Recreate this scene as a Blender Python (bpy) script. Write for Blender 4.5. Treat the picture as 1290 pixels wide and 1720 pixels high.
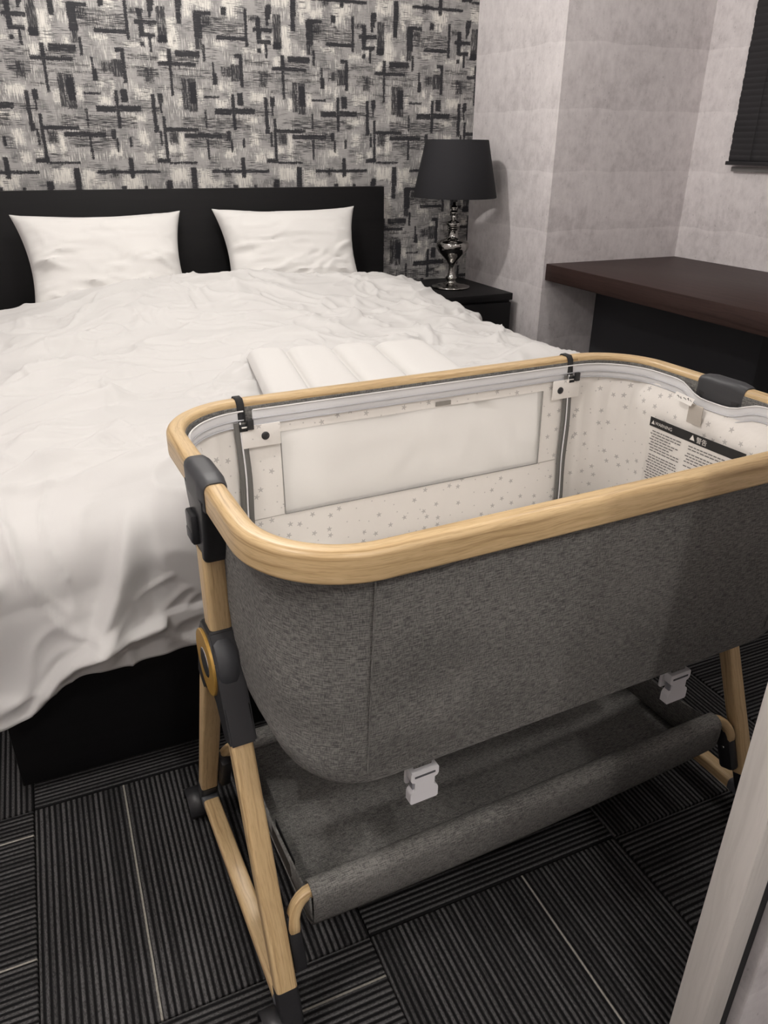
import bpy, bmesh, math, random
import numpy as np
from mathutils import Matrix, Vector, noise as mnoise

# ------------------------------------------------------------------ clear
for o in list(bpy.data.objects):
    bpy.data.objects.remove(o, do_unlink=True)
scene = bpy.context.scene
COL = scene.collection
random.seed(7)
RNG = np.random.RandomState(11)

# ------------------------------------------------------------------ camera
CAM_H = 1.12
FPX, PITCH, YAW, ROLL = 1260.18, .4524, .4175, .0081
fw = Vector((math.sin(YAW)*math.cos(PITCH), math.cos(YAW)*math.cos(PITCH), -math.sin(PITCH)))
rt = Vector((math.cos(YAW), -math.sin(YAW), 0))
up = rt.cross(fw)
rt, up = rt*math.cos(ROLL)+up*math.sin(ROLL), up*math.cos(ROLL)-rt*math.sin(ROLL)
cd = bpy.data.cameras.new('camera')
cd.sensor_fit = 'VERTICAL'
cd.sensor_height = 24.0
cd.lens = FPX/1720*24.0
cd.clip_start = .02
cam = bpy.data.objects.new('camera', cd)
COL.objects.link(cam)
cam.matrix_world = Matrix(((rt.x, up.x, -fw.x, 0), (rt.y, up.y, -fw.y, 0), (rt.z, up.z, -fw.z, CAM_H), (0, 0, 0, 1)))
scene.camera = cam

# ------------------------------------------------------------------ world, exposure
w = bpy.data.worlds.new('world')
scene.world = w
w.use_nodes = True
w.node_tree.nodes['Background'].inputs[0].default_value = (.9, .92, 1, 1)
w.node_tree.nodes['Background'].inputs[1].default_value = .02
vs = scene.view_settings
vs.view_transform = 'Standard'
vs.look = 'None'
vs.gamma = 1
vs.use_curve_mapping = False
vs.exposure = 0.0

# ------------------------------------------------------------------ ceiling lamps (x, y, watts)
CEIL_Z = 2.4
LAMP_Z = 2.27
LAMPS = [(.42, 2.40, 48), (.20, -.62, 32), (.98, -.85, 22), (1.55, 1.30, 15), (-.78, .55, 33)]  # the lamp on the desk side is added to brighten the right-hand walls
for x, y, e in LAMPS:
    ld = bpy.data.lights.new('ceiling_lamp_bulb', 'POINT')
    ld.shadow_soft_size = .045
    ld.energy = e
    ld.color = (1, .955, .91)
    lo = bpy.data.objects.new('ceiling_lamp_bulb', ld)
    COL.objects.link(lo)
    lo.location = (x, y, LAMP_Z)

# ------------------------------------------------------------------ object helpers
def tag(o, label=None, cat=None, group=None, kind=None):
    if label: o['label'] = label
    if cat: o['category'] = cat
    if group: o['group'] = group
    if kind: o['kind'] = kind
    return o

def empty(name, loc=(0, 0, 0), rz=0, **k):
    o = bpy.data.objects.new(name, None)
    COL.objects.link(o)
    o.location = loc
    o.rotation_euler = (0, 0, rz)
    o.empty_display_size = .1
    return tag(o, **k)

def mk(name, bm, mat, parent=None, sharp=40, smooth=True, recalc=True, **k):
    if recalc:
        bmesh.ops.recalc_face_normals(bm, faces=bm.faces[:])
    me = bpy.data.meshes.new(name)
    bm.to_mesh(me)
    bm.free()
    if smooth:
        me.shade_smooth()
        me.set_sharp_from_angle(angle=math.radians(sharp))
    o = bpy.data.objects.new(name, me)
    COL.objects.link(o)
    me.materials.append(mat)
    if parent: o.parent = parent
    return tag(o, **k)

def NB():
    bm = bmesh.new()
    bm.loops.layers.uv.new('UVMap')
    return bm

def set_uv(bm, f, uvs):
    l = bm.loops.layers.uv.active
    for lp, q in zip(f.loops, uvs): lp[l].uv = q

def add_box(bm, c, s, bev=0, rot=None, seg=2):
    M = Matrix.Translation(c) @ (rot.to_4x4() if rot else Matrix.Identity(4)) @ Matrix.Diagonal((s[0], s[1], s[2], 1))
    r = bmesh.ops.create_cube(bm, size=1, matrix=M)
    vs_ = r['verts']
    l = bm.loops.layers.uv.active
    ax = max(range(3), key=lambda i: s[i])
    fs = {f for v in vs_ for f in v.link_faces}
    inv = (Matrix.Translation(c) @ (rot.to_4x4() if rot else Matrix.Identity(4))).inverted()
    for f in fs:
        n = (inv.to_3x3() @ f.normal)
        na = max(range(3), key=lambda i: abs(n[i]))
        other = [i for i in range(3) if i != na and i != ax]
        for lp in f.loops:
            q = inv @ lp.vert.co
            if na == ax: lp[l].uv = (q[(ax+1) % 3], q[(ax+2) % 3])
            else: lp[l].uv = (q[ax], q[other[0]]+.37*na)
    if bev:
        es = list({e for v in vs_ for e in v.link_edges})
        bmesh.ops.bevel(bm, geom=es, offset=bev, segments=seg, affect='EDGES', profile=.5)
    return bm

def box(name, c, s, mat, parent=None, bev=0, rot=None, **k):
    return mk(name, add_box(NB(), c, s, bev, rot), mat, parent, **k)

def add_grid(bm, P, cu=False, cv=False, UV=None, skip=None):
    P = np.asarray(P, float)
    n, m = P.shape[:2]
    vs_ = [[bm.verts.new(P[i, j]) for j in range(m)] for i in range(n)]
    for i in range(n if cu else n-1):
        for j in range(m if cv else m-1):
            if skip and skip(i, j): continue
            i2, j2 = (i+1) % n, (j+1) % m
            try:
                f = bm.faces.new((vs_[i][j], vs_[i2][j], vs_[i2][j2], vs_[i][j2]))
            except ValueError:
                continue
            if UV is not None:
                g = lambda a, b: UV[a][b]
                set_uv(bm, f, (g(i, j), g(i+1 if UV.shape[0] > n else i2, j), g(i+1 if UV.shape[0] > n else i2, j+1 if UV.shape[1] > m else j2), g(i, j+1 if UV.shape[1] > m else j2)))
    return vs_

def add_sweep(bm, path, prof, closed=False, nrm=None, upv=None, caps=True, scale=None):
    """sweep a closed 2-D profile (a along nrm, b along upv) along path"""
    path = np.asarray(path, float)
    prof = np.asarray(prof, float)
    n = len(path)
    d = np.roll(path, -1, 0)-np.roll(path, 1, 0)
    if not closed:
        d[0] = path[1]-path[0]
        d[-1] = path[-1]-path[-2]
    d /= np.linalg.norm(d, axis=1)[:, None]
    if nrm is None:
        u0 = np.asarray(upv if upv is not None else (0, 0, 1), float)
        N = np.cross(d, u0)
        N /= np.linalg.norm(N, axis=1)[:, None]
        B = np.cross(N, d)
    else:
        N = np.asarray(nrm, float)
        B = np.cross(N, d)*-1
        B = np.tile((0, 0, 1.), (n, 1))
    sc = np.ones(n) if scale is None else np.asarray(scale)
    P = path[:, None, :]+(N[:, None, :]*prof[None, :, 0, None]+B[:, None, :]*prof[None, :, 1, None])*sc[:, None, None]
    seg = np.linalg.norm(np.roll(path, -1, 0)-path, axis=1)
    al = np.concatenate([[0], np.cumsum(seg)])
    if not closed: al = al[:n]
    ps = np.linalg.norm(np.roll(prof, -1, 0)-prof, axis=1)
    pl = np.concatenate([[0], np.cumsum(ps)])
    UV = np.stack(np.meshgrid(al, pl, indexing='ij'), -1)
    v = add_grid(bm, P, closed, True, UV)
    if caps and not closed:
        for row, sgn in ((v[0], 1), (v[-1], -1)):
            f = bm.faces.new(row if sgn > 0 else row[::-1])
            set_uv(bm, f, [(p[0]*.2, p[1]) for p in (prof if sgn > 0 else prof[::-1])])
    return v

def rrect(wd, ht, r, n=4):
    """rounded rectangle profile, counter-clockwise; r may be four radii"""
    rs = r if hasattr(r, '__len__') else (r,)*4
    out = []
    for (sx, sy, a0), rr in zip(((1, 1, 0), (-1, 1, 90), (-1, -1, 180), (1, -1, 270)), rs):
        for k in range(n+1):
            a = math.radians(a0+90*k/n)
            out.append((sx*(wd/2-rr)+rr*math.cos(a), sy*(ht/2-rr)+rr*math.sin(a)))
    return out

def circ(r, n=12):
    return [(r*math.cos(2*math.pi*k/n), r*math.sin(2*math.pi*k/n)) for k in range(n)]

def add_tube(bm, path, r, n=12, scale=None, upv=None):
    return add_sweep(bm, path, circ(r, n), upv=upv, scale=scale)

def add_lathe(bm, prof, c=(0, 0, 0), n=40, axis='z', capped=True):
    rows = []
    for k in range(n):
        a = 2*math.pi*k/n
        row = []
        for r, z in prof:
            q = (r*math.cos(a), r*math.sin(a), z)
            if axis == 'x': q = (q[2], q[0], q[1])
            if axis == 'y': q = (q[1], q[2], q[0])
            row.append((q[0]+c[0], q[1]+c[1], q[2]+c[2]))
        rows.append(row)
    v = add_grid(bm, rows, True, False)
    if capped:
        for j in (0, len(prof)-1):
            if prof[j][0] > 1e-5:
                bm.faces.new([v[k][j] for k in range(n)])
    bmesh.ops.remove_doubles(bm, verts=bm.verts[:], dist=1e-6)
    return bm

def add_prism(bm, pts, fn0, fn1, uv=None):
    """extrude a 2-D outline between two placement functions"""
    a = [bm.verts.new(fn0(*p)) for p in pts]
    b = [bm.verts.new(fn1(*p)) for p in pts]
    bm.faces.new(a)
    bm.faces.new(b[::-1])
    n = len(pts)
    for k in range(n):
        bm.faces.new((a[k], a[(k+1) % n], b[(k+1) % n], b[k]))
    return bm

# ------------------------------------------------------------------ material helpers
class NT:
    def __init__(self, name, rough=.6, metal=0, spec=.5, color=(.5, .5, .5)):
        self.m = bpy.data.materials.new(name)
        self.m.use_nodes = True
        self.t = self.m.node_tree
        self.b = self.t.nodes['Principled BSDF']
        self.b.inputs['Roughness'].default_value = rough
        self.b.inputs['Metallic'].default_value = metal
        self.b.inputs['Specular IOR Level'].default_value = spec
        self.b.inputs['Base Color'].default_value = (*color, 1)
    def n(self, t, **k):
        x = self.t.nodes.new('ShaderNode'+t)
        for a, v in k.items(): setattr(x, a, v)
        return x
    def put(self, sock, v):
        if v is None: return
        if isinstance(v, bpy.types.NodeSocket): self.t.links.new(v, sock)
        elif hasattr(v, '__len__') and len(v) == 3 and sock.type == 'RGBA': sock.default_value = (*v, 1)
        else: sock.default_value = v
    def math(self, op, a, b=None, c=None, clamp=False):
        x = self.n('Math', operation=op, use_clamp=clamp)
        for i, q in enumerate((a, b, c)): self.put(x.inputs[i], q)
        return x.outputs[0]
    def vec(self, op, a, b=None, out=0, scale=None):
        x = self.n('VectorMath', operation=op)
        self.put(x.inputs[0], a)
        if b is not None: self.put(x.inputs[1], b)
        if scale is not None: self.put(x.inputs['Scale'], scale)
        return x.outputs[out]
    def co(self, kind='Object'):
        return self.n('TexCoord').outputs[kind]
    def sep(self, v):
        x = self.n('SeparateXYZ')
        self.put(x.inputs[0], v)
        return x.outputs
    def comb(self, x, y, z=0.0):
        c = self.n('CombineXYZ')
        for i, q in enumerate((x, y, z)): self.put(c.inputs[i], q)
        return c.outputs[0]
    def noise(self, v, scale=5, detail=3, rough=.5, out=0, dist=0):
        x = self.n('TexNoise')
        self.put(x.inputs['Vector'], v)
        x.inputs['Scale'].default_value = scale
        x.inputs['Detail'].default_value = detail
        x.inputs['Roughness'].default_value = rough
        x.inputs['Distortion'].default_value = dist
        return x.outputs[out]
    def ss(self, v, a, b, lo=0., hi=1.):
        x = self.n('MapRange', interpolation_type='SMOOTHSTEP')
        for i, q in enumerate((v, a, b, lo, hi)): self.put(x.inputs[i], q)
        return x.outputs[0]
    def mix(self, f, a, b, mode='MIX'):
        x = self.n('Mix', data_type='RGBA', blend_type=mode)
        self.put(x.inputs[0], f)
        self.put(x.inputs[6], a)
        self.put(x.inputs[7], b)
        return x.outputs[2]
    def ramp(self, f, stops):
        x = self.n('ValToRGB')
        self.put(x.inputs[0], f)
        e = x.color_ramp.elements
        while len(e) < len(stops): e.new(.5)
        for k, (p, c) in enumerate(stops):
            e[k].position = p
            e[k].color = (*c, 1)
        return x.outputs[0]
    def col(self, c): self.put(self.b.inputs['Base Color'], c)
    def rough(self, c): self.put(self.b.inputs['Roughness'], c)
    def bump(self, h, st=.3, d=.002):
        x = self.n('Bump')
        x.inputs['Strength'].default_value = st
        x.inputs['Distance'].default_value = d
        self.put(x.inputs['Height'], h)
        self.put(self.b.inputs['Normal'], x.outputs[0])

def plain(name, color, rough=.5, metal=0, spec=.5):
    return NT(name, rough, metal, spec, color).m

# light oak foil / wood, grain along UV.x
def wood_mat(name, c0, c1, c2, rough=.38, gs=1.0):
    m = NT(name, rough)
    uv = m.co('UV')
    s = m.sep(uv)
    oi = m.n('ObjectInfo').outputs['Random']
    off = m.math('MULTIPLY', oi, 17.0)
    p = m.comb(m.math('MULTIPLY_ADD', s[0], 5.0*gs, off), m.math('MULTIPLY', s[1], 210*gs), off)
    wob = m.noise(m.comb(m.math('MULTIPLY', s[0], 9*gs), m.math('MULTIPLY', s[1], 30*gs), off), 1.0, 2)
    p2 = m.vec('ADD', p, m.comb(0.0, m.math('MULTIPLY', wob, 3.0), 0.0))
    g1 = m.noise(p2, 1.0, 4, .6)
    g2 = m.noise(m.comb(m.math('MULTIPLY', s[0], 60*gs), m.math('MULTIPLY', s[1], 900*gs), off), 1.0, 2)
    c = m.ramp(g1, [(.3, c2), (.46, c1), (.66, c0)])
    c = m.mix(m.math('MULTIPLY', m.ss(g2, .48, .7), .4), c, c2)
    m.col(c)
    m.bump(g1, .12, .0006)
    return m.m

OAK = wood_mat('light_oak', (.62, .455, .25), (.55, .39, .205), (.34, .22, .10))
WALNUT = wood_mat('dark_walnut', (.046, .026, .022), (.036, .020, .017), (.018, .010, .008), .5, .35)
WALNUT.node_tree.nodes['Principled BSDF'].inputs['Specular IOR Level'].default_value = .22
PALE_WOOD = wood_mat('pale_grey_wood', (.88, .835, .785), (.84, .80, .75), (.76, .72, .67), .5, .35)

def black_wood():
    m = NT('black_stained_wood', .5, 0, .17)
    c = m.co('Object')
    n = m.noise(m.vec('MULTIPLY', c, (3., 60., 60.)), 1, 4, .6)
    m.col(m.mix(n, (.0045, .0045, .005), (.0105, .010, .0105)))
    m.bump(n, .1, .001)
    return m.m
BLACKWOOD = black_wood()
BLACKPLASTIC = plain('black_plastic', (.018, .018, .020), .42)
DARKPLASTIC = plain('charcoal_plastic', (.035, .036, .040), .5)
GREYPLASTIC = plain('grey_plastic_cap', (.10, .105, .115), .5)
WHITEPLASTIC = plain('white_plastic', (.86, .85, .87), .35)
GOLD = plain('gold_disc', (.46, .27, .06), .38, .35)
SILVER = plain('silver_ring', (.75, .74, .72), .25, 1)
STRAPBLACK = plain('black_elastic', (.012, .012, .013), .8)
PANELBLACK = plain('matt_black_panel', (.036, .036, .041), .6)

def heather(name, lo_, hi_, k=1.0, coord='UV'):
    m = NT(name, .92, 0, .15)
    s = m.sep(m.co(coord))
    a = m.noise(m.comb(m.math('MULTIPLY', s[0], 80*k), m.math('MULTIPLY', s[1], 880*k), 0.0), 1, 2, .6)
    b = m.noise(m.comb(m.math('MULTIPLY', s[0], 700*k), m.math('MULTIPLY', s[1], 140*k), 3.0), 1, 2, .6)
    d = m.noise(m.comb(s[0], s[1], 1.0), 9, 3, .55)
    h = m.math('MULTIPLY_ADD', a, .62, m.math('MULTIPLY', b, .38))
    f = m.ss(m.math('MULTIPLY_ADD', m.math('SUBTRACT', d, .5), .12, h), .38, .62)
    m.col(m.mix(f, lo_, hi_))
    m.bump(h, .5, .0012)
    return m.m
GREYCLOTH = heather('heather_grey_cloth', (.080, .079, .076), (.225, .219, .204))

def cloth(name, col, bump=.15):
    m = NT(name, .85, 0, .2, col)
    c = m.co('Object')
    n = m.noise(c, 14, 4, .6)
    f = m.noise(c, 900, 2)
    m.bump(m.math('MULTIPLY_ADD', f, .06, n), bump, .004)
    m.b.inputs['Sheen Weight'].default_value = .15
    return m.m
WHITECOTTON = cloth('white_cotton', (.625, .614, .602))
PILLOWCOTTON = cloth('pillow_cotton', (.69, .677, .658), .2)
WHITETAPE = cloth('white_zip_tape', (.72, .72, .73), .1)
WHITEPIPE = plain('white_piping', (.78, .77, .76), .6)

def star_cloth():
    m = NT('star_print_cotton', .88, 0, .2)
    uv = m.co('UV')
    v = m.n('TexVoronoi', voronoi_dimensions='2D')
    m.put(v.inputs['Vector'], uv)
    v.inputs['Scale'].default_value = 42
    v.inputs['Randomness'].default_value = .85
    d = m.vec('SUBTRACT', uv, v.outputs['Position'])
    s = m.sep(d)
    cs = m.n('SeparateColor')
    m.put(cs.inputs[0], v.outputs['Color'])
    rnd, rnd2 = cs.outputs[0], cs.outputs[1]
    r = m.vec('LENGTH', m.comb(s[0], s[1], 0.0), out=1)
    ang = m.math('MULTIPLY_ADD', m.math('ARCTAN2', s[1], s[0]), 5/(2*math.pi), m.math('MULTIPLY', rnd2, 3.0))
    tri = m.math('MULTIPLY', m.math('ABSOLUTE', m.math('SUBTRACT', m.math('FRACT', m.math('ADD', ang, 10.0)), .5)), 2.0)
    rad = m.math('MULTIPLY_ADD', m.math('POWER', tri, 1.6), .62, .38)
    big = m.math('GREATER_THAN', rnd, .52)
    R = m.math('MULTIPLY_ADD', big, .0036, .0018)
    R = m.math('MULTIPLY', R, m.math('GREATER_THAN', rnd, .05))
    f = m.ss(m.math('SUBTRACT', r, m.math('MULTIPLY', R, rad)), -.0005, .0004, 1., 0.)
    n = m.noise(uv, 30, 3)
    base = m.mix(n, (.80, .77, .73), (.83, .80, .76))
    m.col(m.mix(m.math('MULTIPLY', f, .75), base, (.42, .40, .385)))
    m.bump(m.noise(uv, 45, 3), .25, .004)
    return m.m
STARCLOTH = star_cloth()

def mesh_net():
    m = NT('white_mesh_net', .8, 0, .1, (.88, .865, .83))
    m.b.inputs['Alpha'].default_value = .80
    return m.m
NET = mesh_net()

# ------------------------------------------------------------------ printed wallpaper
PX, PZ = .445, .62
WP_B = [(0.443,0.293,0.0047,0.0608), (0.048,0.287,0.0085,0.0424), (0.065,0.289,0.0392,0.0060), (0.087,0.344,0.0085,0.0194), (0.084,0.317,0.0043,0.0104), (0.120,0.239,0.0144,0.0114), (0.067,0.249,0.0274,0.0059), (0.046,0.219,0.0064,0.0064), (0.075,0.221,0.0038,0.0249), (0.189,0.332,0.0082,0.0391), (0.279,0.330,0.0313,0.0057), (0.257,0.290,0.0140,0.0416), (0.359,0.342,0.0085,0.0119), (0.381,0.255,0.0556,0.0059), (0.208,0.195,0.0454,0.0097), (0.140,0.181,0.0066,0.0254), (0.139,0.105,0.0039,0.0519), (0.166,0.160,0.0711,0.0054), (0.272,0.202,0.0040,0.0281), (0.307,0.115,0.0076,0.0181), (0.304,0.151,0.0029,0.0187), (0.404,0.197,0.0147,0.0060), (0.414,0.146,0.0059,0.0544), (0.402,0.048,0.0114,0.0213), (0.217,0.065,0.0120,0.0354), (0.288,0.053,0.0295,0.0026), (0.331,0.003,0.0336,0.0096), (0.419,0.006,0.0394,0.0090), (0.373,0.002,0.0054,0.0629), (0.062,0.615,0.0061,0.0606), (0.090,0.044,0.0084,0.0157), (0.088,0.011,0.0028,0.0177), (0.095,0.520,0.0046,0.0821), (0.162,0.557,0.0634,0.0057), (0.243,0.536,0.0737,0.0074), (0.259,0.594,0.0026,0.0313), (0.259,0.491,0.0033,0.0402), (0.064,0.558,0.0079,0.0116), (0.078,0.526,0.0034,0.0260), (0.079,0.446,0.0238,0.0064), (0.155,0.438,0.0532,0.0032), (0.386,0.406,0.1189,0.0045), (0.397,0.420,0.0075,0.0361), (0.192,0.382,0.0098,0.0384), (0.092,0.359,0.0099,0.0144), (0.346,0.537,0.0075,0.0160), (0.356,0.501,0.0030,0.0230), (0.406,0.511,0.0043,0.0163)]
WP_S = [(0.030,0.324,0.0223,0.0107), (0.289,0.305,0.0183,0.0190), (0.354,0.141,0.0220,0.0188), (0.057,0.121,0.0177,0.0292), (0.127,0.527,0.0189,0.0235), (0.328,0.402,0.0159,0.0180)]
WP_H = [(0.339,0.315,0.0313,0.0048), (0.354,0.286,0.0831,0.0205), (0.188,0.175,0.0615,0.0097), (0.054,0.130,0.0381,0.0158), (0.189,0.078,0.1022,0.0025), (0.137,0.143,0.1582,0.0024), (0.202,0.120,0.0934,0.0030), (0.041,0.178,0.0539,0.0067), (0.051,0.003,0.0371,0.0093), (0.272,0.549,0.0474,0.0079), (0.213,0.583,0.0421,0.0070), (0.302,0.581,0.1336,0.0184), (0.271,0.508,0.0864,0.0147), (0.318,0.529,0.0240,0.0187), (0.141,0.467,0.0290,0.0043)]
WP_V = [(0.123,0.286,0.0149,0.0561), (0.255,0.232,0.0107,0.0181), (0.391,0.139,0.0177,0.0273), (0.185,0.061,0.0091,0.0529), (0.214,0.057,0.0152,0.0557)]
WP_L = [(0.223,0.344,0.0110,0.0245), (0.288,0.359,0.0251,0.0129), (0.388,0.353,0.0172,0.0261), (0.157,0.269,0.0186,0.0378), (0.157,0.218,0.0193,0.0156), (0.338,0.234,0.0259,0.0073), (0.011,0.216,0.0297,0.0057), (0.385,0.176,0.0059,0.0100), (0.117,0.183,0.0159,0.0157), (0.327,0.090,0.0079,0.0127), (0.029,0.057,0.0311,0.0162), (0.438,0.595,0.0306,0.0098), (0.010,0.526,0.0155,0.0231), (0.024,0.458,0.0157,0.0153), (0.157,0.498,0.0102,0.0449), (0.116,0.486,0.0129,0.0145), (0.071,0.467,0.0108,0.0145), (0.139,0.394,0.0352,0.0239), (0.239,0.385,0.0271,0.0275), (0.394,0.374,0.0344,0.0211), (0.365,0.077,0.0059,0.0231), (0.247,0.056,0.0087,0.0254), (0.168,0.038,0.0114,0.0202), (0.347,0.475,0.0213,0.0136), (0.332,0.030,0.0207,0.0129), (0.101,0.268,0.0054,0.0188), (0.063,0.243,0.0080,0.0235), (0.227,0.217,0.0062,0.0109)]


def wp_field(X, Z, lst):
    D = np.full(X.shape, .05)
    wx, wz = X % PX, Z % PZ
    for cx, cz, hx, hz in lst:
        for ox in (-PX, 0, PX):
            for oz in (-PZ, 0, PZ):
                if cx+ox+hx < -.03 or cx+ox-hx > PX+.03 or cz+oz+hz < -.03 or cz+oz-hz > PZ+.03: continue
                D = np.minimum(D, np.maximum(np.abs(wx-cx-ox)-hx, np.abs(wz-cz-oz)-hz))
    return D

def wallpaper():
    """the printed strokes come from stroke outlines stored on the wall's mesh; ragged brush edges and dry bristle marks from noise"""
    m = NT('brush_stroke_wallpaper', .75, 0, .25)
    s = m.sep(m.co('Object'))
    X0, Z0 = s[0], s[2]
    def att(n):
        a = m.n('Attribute')
        a.attribute_name = n
        return a.outputs['Fac']
    ragh = m.math('SUBTRACT', m.noise(m.comb(m.math('MULTIPLY', X0, 45.), m.math('MULTIPLY', Z0, 330.), 0.), 1, 2), .5)
    ragv = m.math('SUBTRACT', m.noise(m.comb(m.math('MULTIPLY', X0, 330.), m.math('MULTIPLY', Z0, 45.), 5.), 1, 2), .5)
    rag = m.math('MULTIPLY', m.math('ADD', ragh, ragv), .011)
    hs = m.noise(m.comb(m.math('MULTIPLY', X0, 20.), m.math('MULTIPLY', Z0, 330.), 2.), 1, 3, .6)
    vsn = m.noise(m.comb(m.math('MULTIPLY', X0, 330.), m.math('MULTIPLY', Z0, 20.), 8.), 1, 3, .6)
    g = m.noise(m.comb(m.math('MULTIPLY', X0, 17.), m.math('MULTIPLY', Z0, 15.), 0.), 1, 2)
    c = m.mix(m.ss(g, .42, .58), (.215, .211, .208), (.30, .292, .285))
    c = m.mix(m.math('MULTIPLY', m.ss(vsn, .56, .64), m.ss(g, .40, .60, .75, .15)), c, (.58, .56, .525))
    c = m.mix(m.math('MULTIPLY', m.ss(hs, .55, .63), .6), c, (.13, .128, .126))
    def d(n, k=1.0): return m.math('ADD', att(n), m.math('MULTIPLY', rag, k))
    ml = m.math('MULTIPLY', m.ss(d('stroke_l', 3.6), -.006, .006, 1., 0.), m.ss(vsn, .38, .56, .3, 1.))
    c = m.mix(ml, c, (.62, .60, .555))
    pt = m.noise(m.comb(m.math('MULTIPLY', X0, 13.), m.math('MULTIPLY', Z0, 16.), 4.), 1, 1)
    c = m.mix(m.math('MULTIPLY', m.math('MULTIPLY', m.ss(pt, .52, .60), m.ss(hs, .50, .58)), .8), c, (.06, .06, .064))
    c = m.mix(m.math('MULTIPLY', m.math('MULTIPLY', m.ss(pt, .48, .40), m.ss(vsn, .52, .60)), .7), c, (.60, .58, .545))
    ink = (.020, .020, .024)
    mh = m.math('MULTIPLY', m.ss(d('stroke_h', 2.), -.003, .006, 1., 0.), m.ss(hs, .43, .53))
    c = m.mix(m.math('MULTIPLY', mh, .85), c, ink)
    mv = m.math('MULTIPLY', m.ss(d('stroke_v'), -.001, .004, 1., 0.), m.ss(vsn, .38, .46))
    c = m.mix(m.math('MULTIPLY', mv, .93), c, ink)
    mss = m.math('MULTIPLY', m.ss(d('stroke_s', 2.), -.007, .004, 1., 0.), m.math('MAXIMUM', m.ss(vsn, .40, .48), m.ss(hs, .5, .56)))
    c = m.mix(m.math('MULTIPLY', mss, .92), c, ink)
    mb = m.math('MULTIPLY', m.ss(d('stroke_b'), -.0002, .0032, 1., 0.), m.ss(hs, .30, .40, .6, 1.))
    c = m.mix(m.math('MULTIPLY', mb, .97), c, ink)
    m.col(c)
    m.bump(m.noise(m.comb(X0, Z0, 0.0), 500, 2), .1, .001)
    return m.m
WALLPAPER = wallpaper()

def concrete(name='concrete_print_wallpaper', h='Z'):
    m = NT(name, .8, 0, .25)
    o = m.co('Object')
    s = m.sep(o)
    n0 = m.noise(o, 3.0, 4, .6)
    n1 = m.noise(o, 22, 6, .7)
    n2 = m.noise(m.vec('MULTIPLY', o, (75., 75., 28.)), 1, 4, .65)
    n3 = m.noise(m.vec('MULTIPLY', o, (10., 10., 3.)), 1, 2)
    ze = m.math('ADD', s[2], m.math('MULTIPLY_ADD', m.noise(m.vec('MULTIPLY', o, (6., 6., .1)), 1, 2), .03, -.832))
    fr = m.math('FRACT', m.math('DIVIDE', m.math('ADD', ze, 2.22), .222))
    band = m.math('ADD', m.ss(fr, 0., .75, -.05, .03), m.ss(fr, .90, .985, 0., .07))
    v = m.math('ADD', m.math('MULTIPLY_ADD', m.math('SUBTRACT', n0, .5), .5, .5), m.math('MULTIPLY', m.math('SUBTRACT', n1, .5), .85))
    v = m.math('ADD', v, m.math('MULTIPLY', m.math('SUBTRACT', n2, .5), .38))
    v = m.math('ADD', v, band)
    c = m.ramp(v, [(.1, (.43, .40, .405)), (.5, (.66, .625, .627)), (.8, (.78, .745, .745)), (1., (.86, .83, .825))])
    pit = m.ss(m.noise(m.vec('MULTIPLY', o, (120., 120., 70.)), 1, 2), .68, .74)
    c = m.mix(m.math('MULTIPLY', pit, .3), c, (.16, .15, .148))
    m.col(c)
    m.bump(n1, .15, .002)
    return m.m
CONCRETE = concrete()

def carpet():
    """ribbed tile, ribs along local Y; object colour r, g hold the places of the pale accent yarns"""
    m = NT('ribbed_carpet', .95, 0, .1)
    o = m.co('Object')
    s = m.sep(o)
    oi = m.n('ObjectInfo')
    rc = m.n('SeparateColor')
    m.put(rc.inputs[0], oi.outputs['Color'])
    rnd = m.math('MULTIPLY', oi.outputs['Random'], 31.)
    x = m.math('ADD', s[0], m.math('MULTIPLY', m.math('SUBTRACT', m.noise(m.comb(m.math('MULTIPLY', s[0], 30.), m.math('MULTIPLY', s[1], 12.), rnd), 1, 1), .5), .0012))
    rib = m.math('MULTIPLY_ADD', m.math('SINE', m.math('MULTIPLY', x, 2*math.pi/.0096)), .5, .5)
    fleck = m.noise(m.comb(m.math('MULTIPLY', s[0], 900.), m.math('MULTIPLY', s[1], 240.), rnd), 1, 2, .7)
    per = m.noise(m.comb(m.math('MULTIPLY', s[0], 105.), m.math('MULTIPLY', s[1], 1.5), rnd), 1, 0)
    lum = m.math('MULTIPLY', m.ss(rib, .12, .85), m.math('MULTIPLY', m.ss(fleck, .28, .75, .25, 1.25), m.ss(per, .3, .7, .55, 1.3)))
    c = m.mix(lum, (.0075, .0073, .0078), (.100, .097, .098))
    for k in range(2):
        a = m.math('ABSOLUTE', m.math('SUBTRACT', m.math('ADD', x, .24), m.math('MULTIPLY', rc.outputs[k], .48)))
        on = m.math('GREATER_THAN', rc.outputs[k], .01)
        f = m.math('MULTIPLY', m.ss(a, .0009, .0022, 1., 0.), on)
        c = m.mix(m.math('MULTIPLY', f, m.ss(fleck, .2, .7, .5, 1.)), c, (.36, .34, .30))
    m.col(c)
    m.bump(m.math('MULTIPLY_ADD', fleck, .4, rib), .8, .003)
    return m.m
CARPET = carpet()

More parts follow.
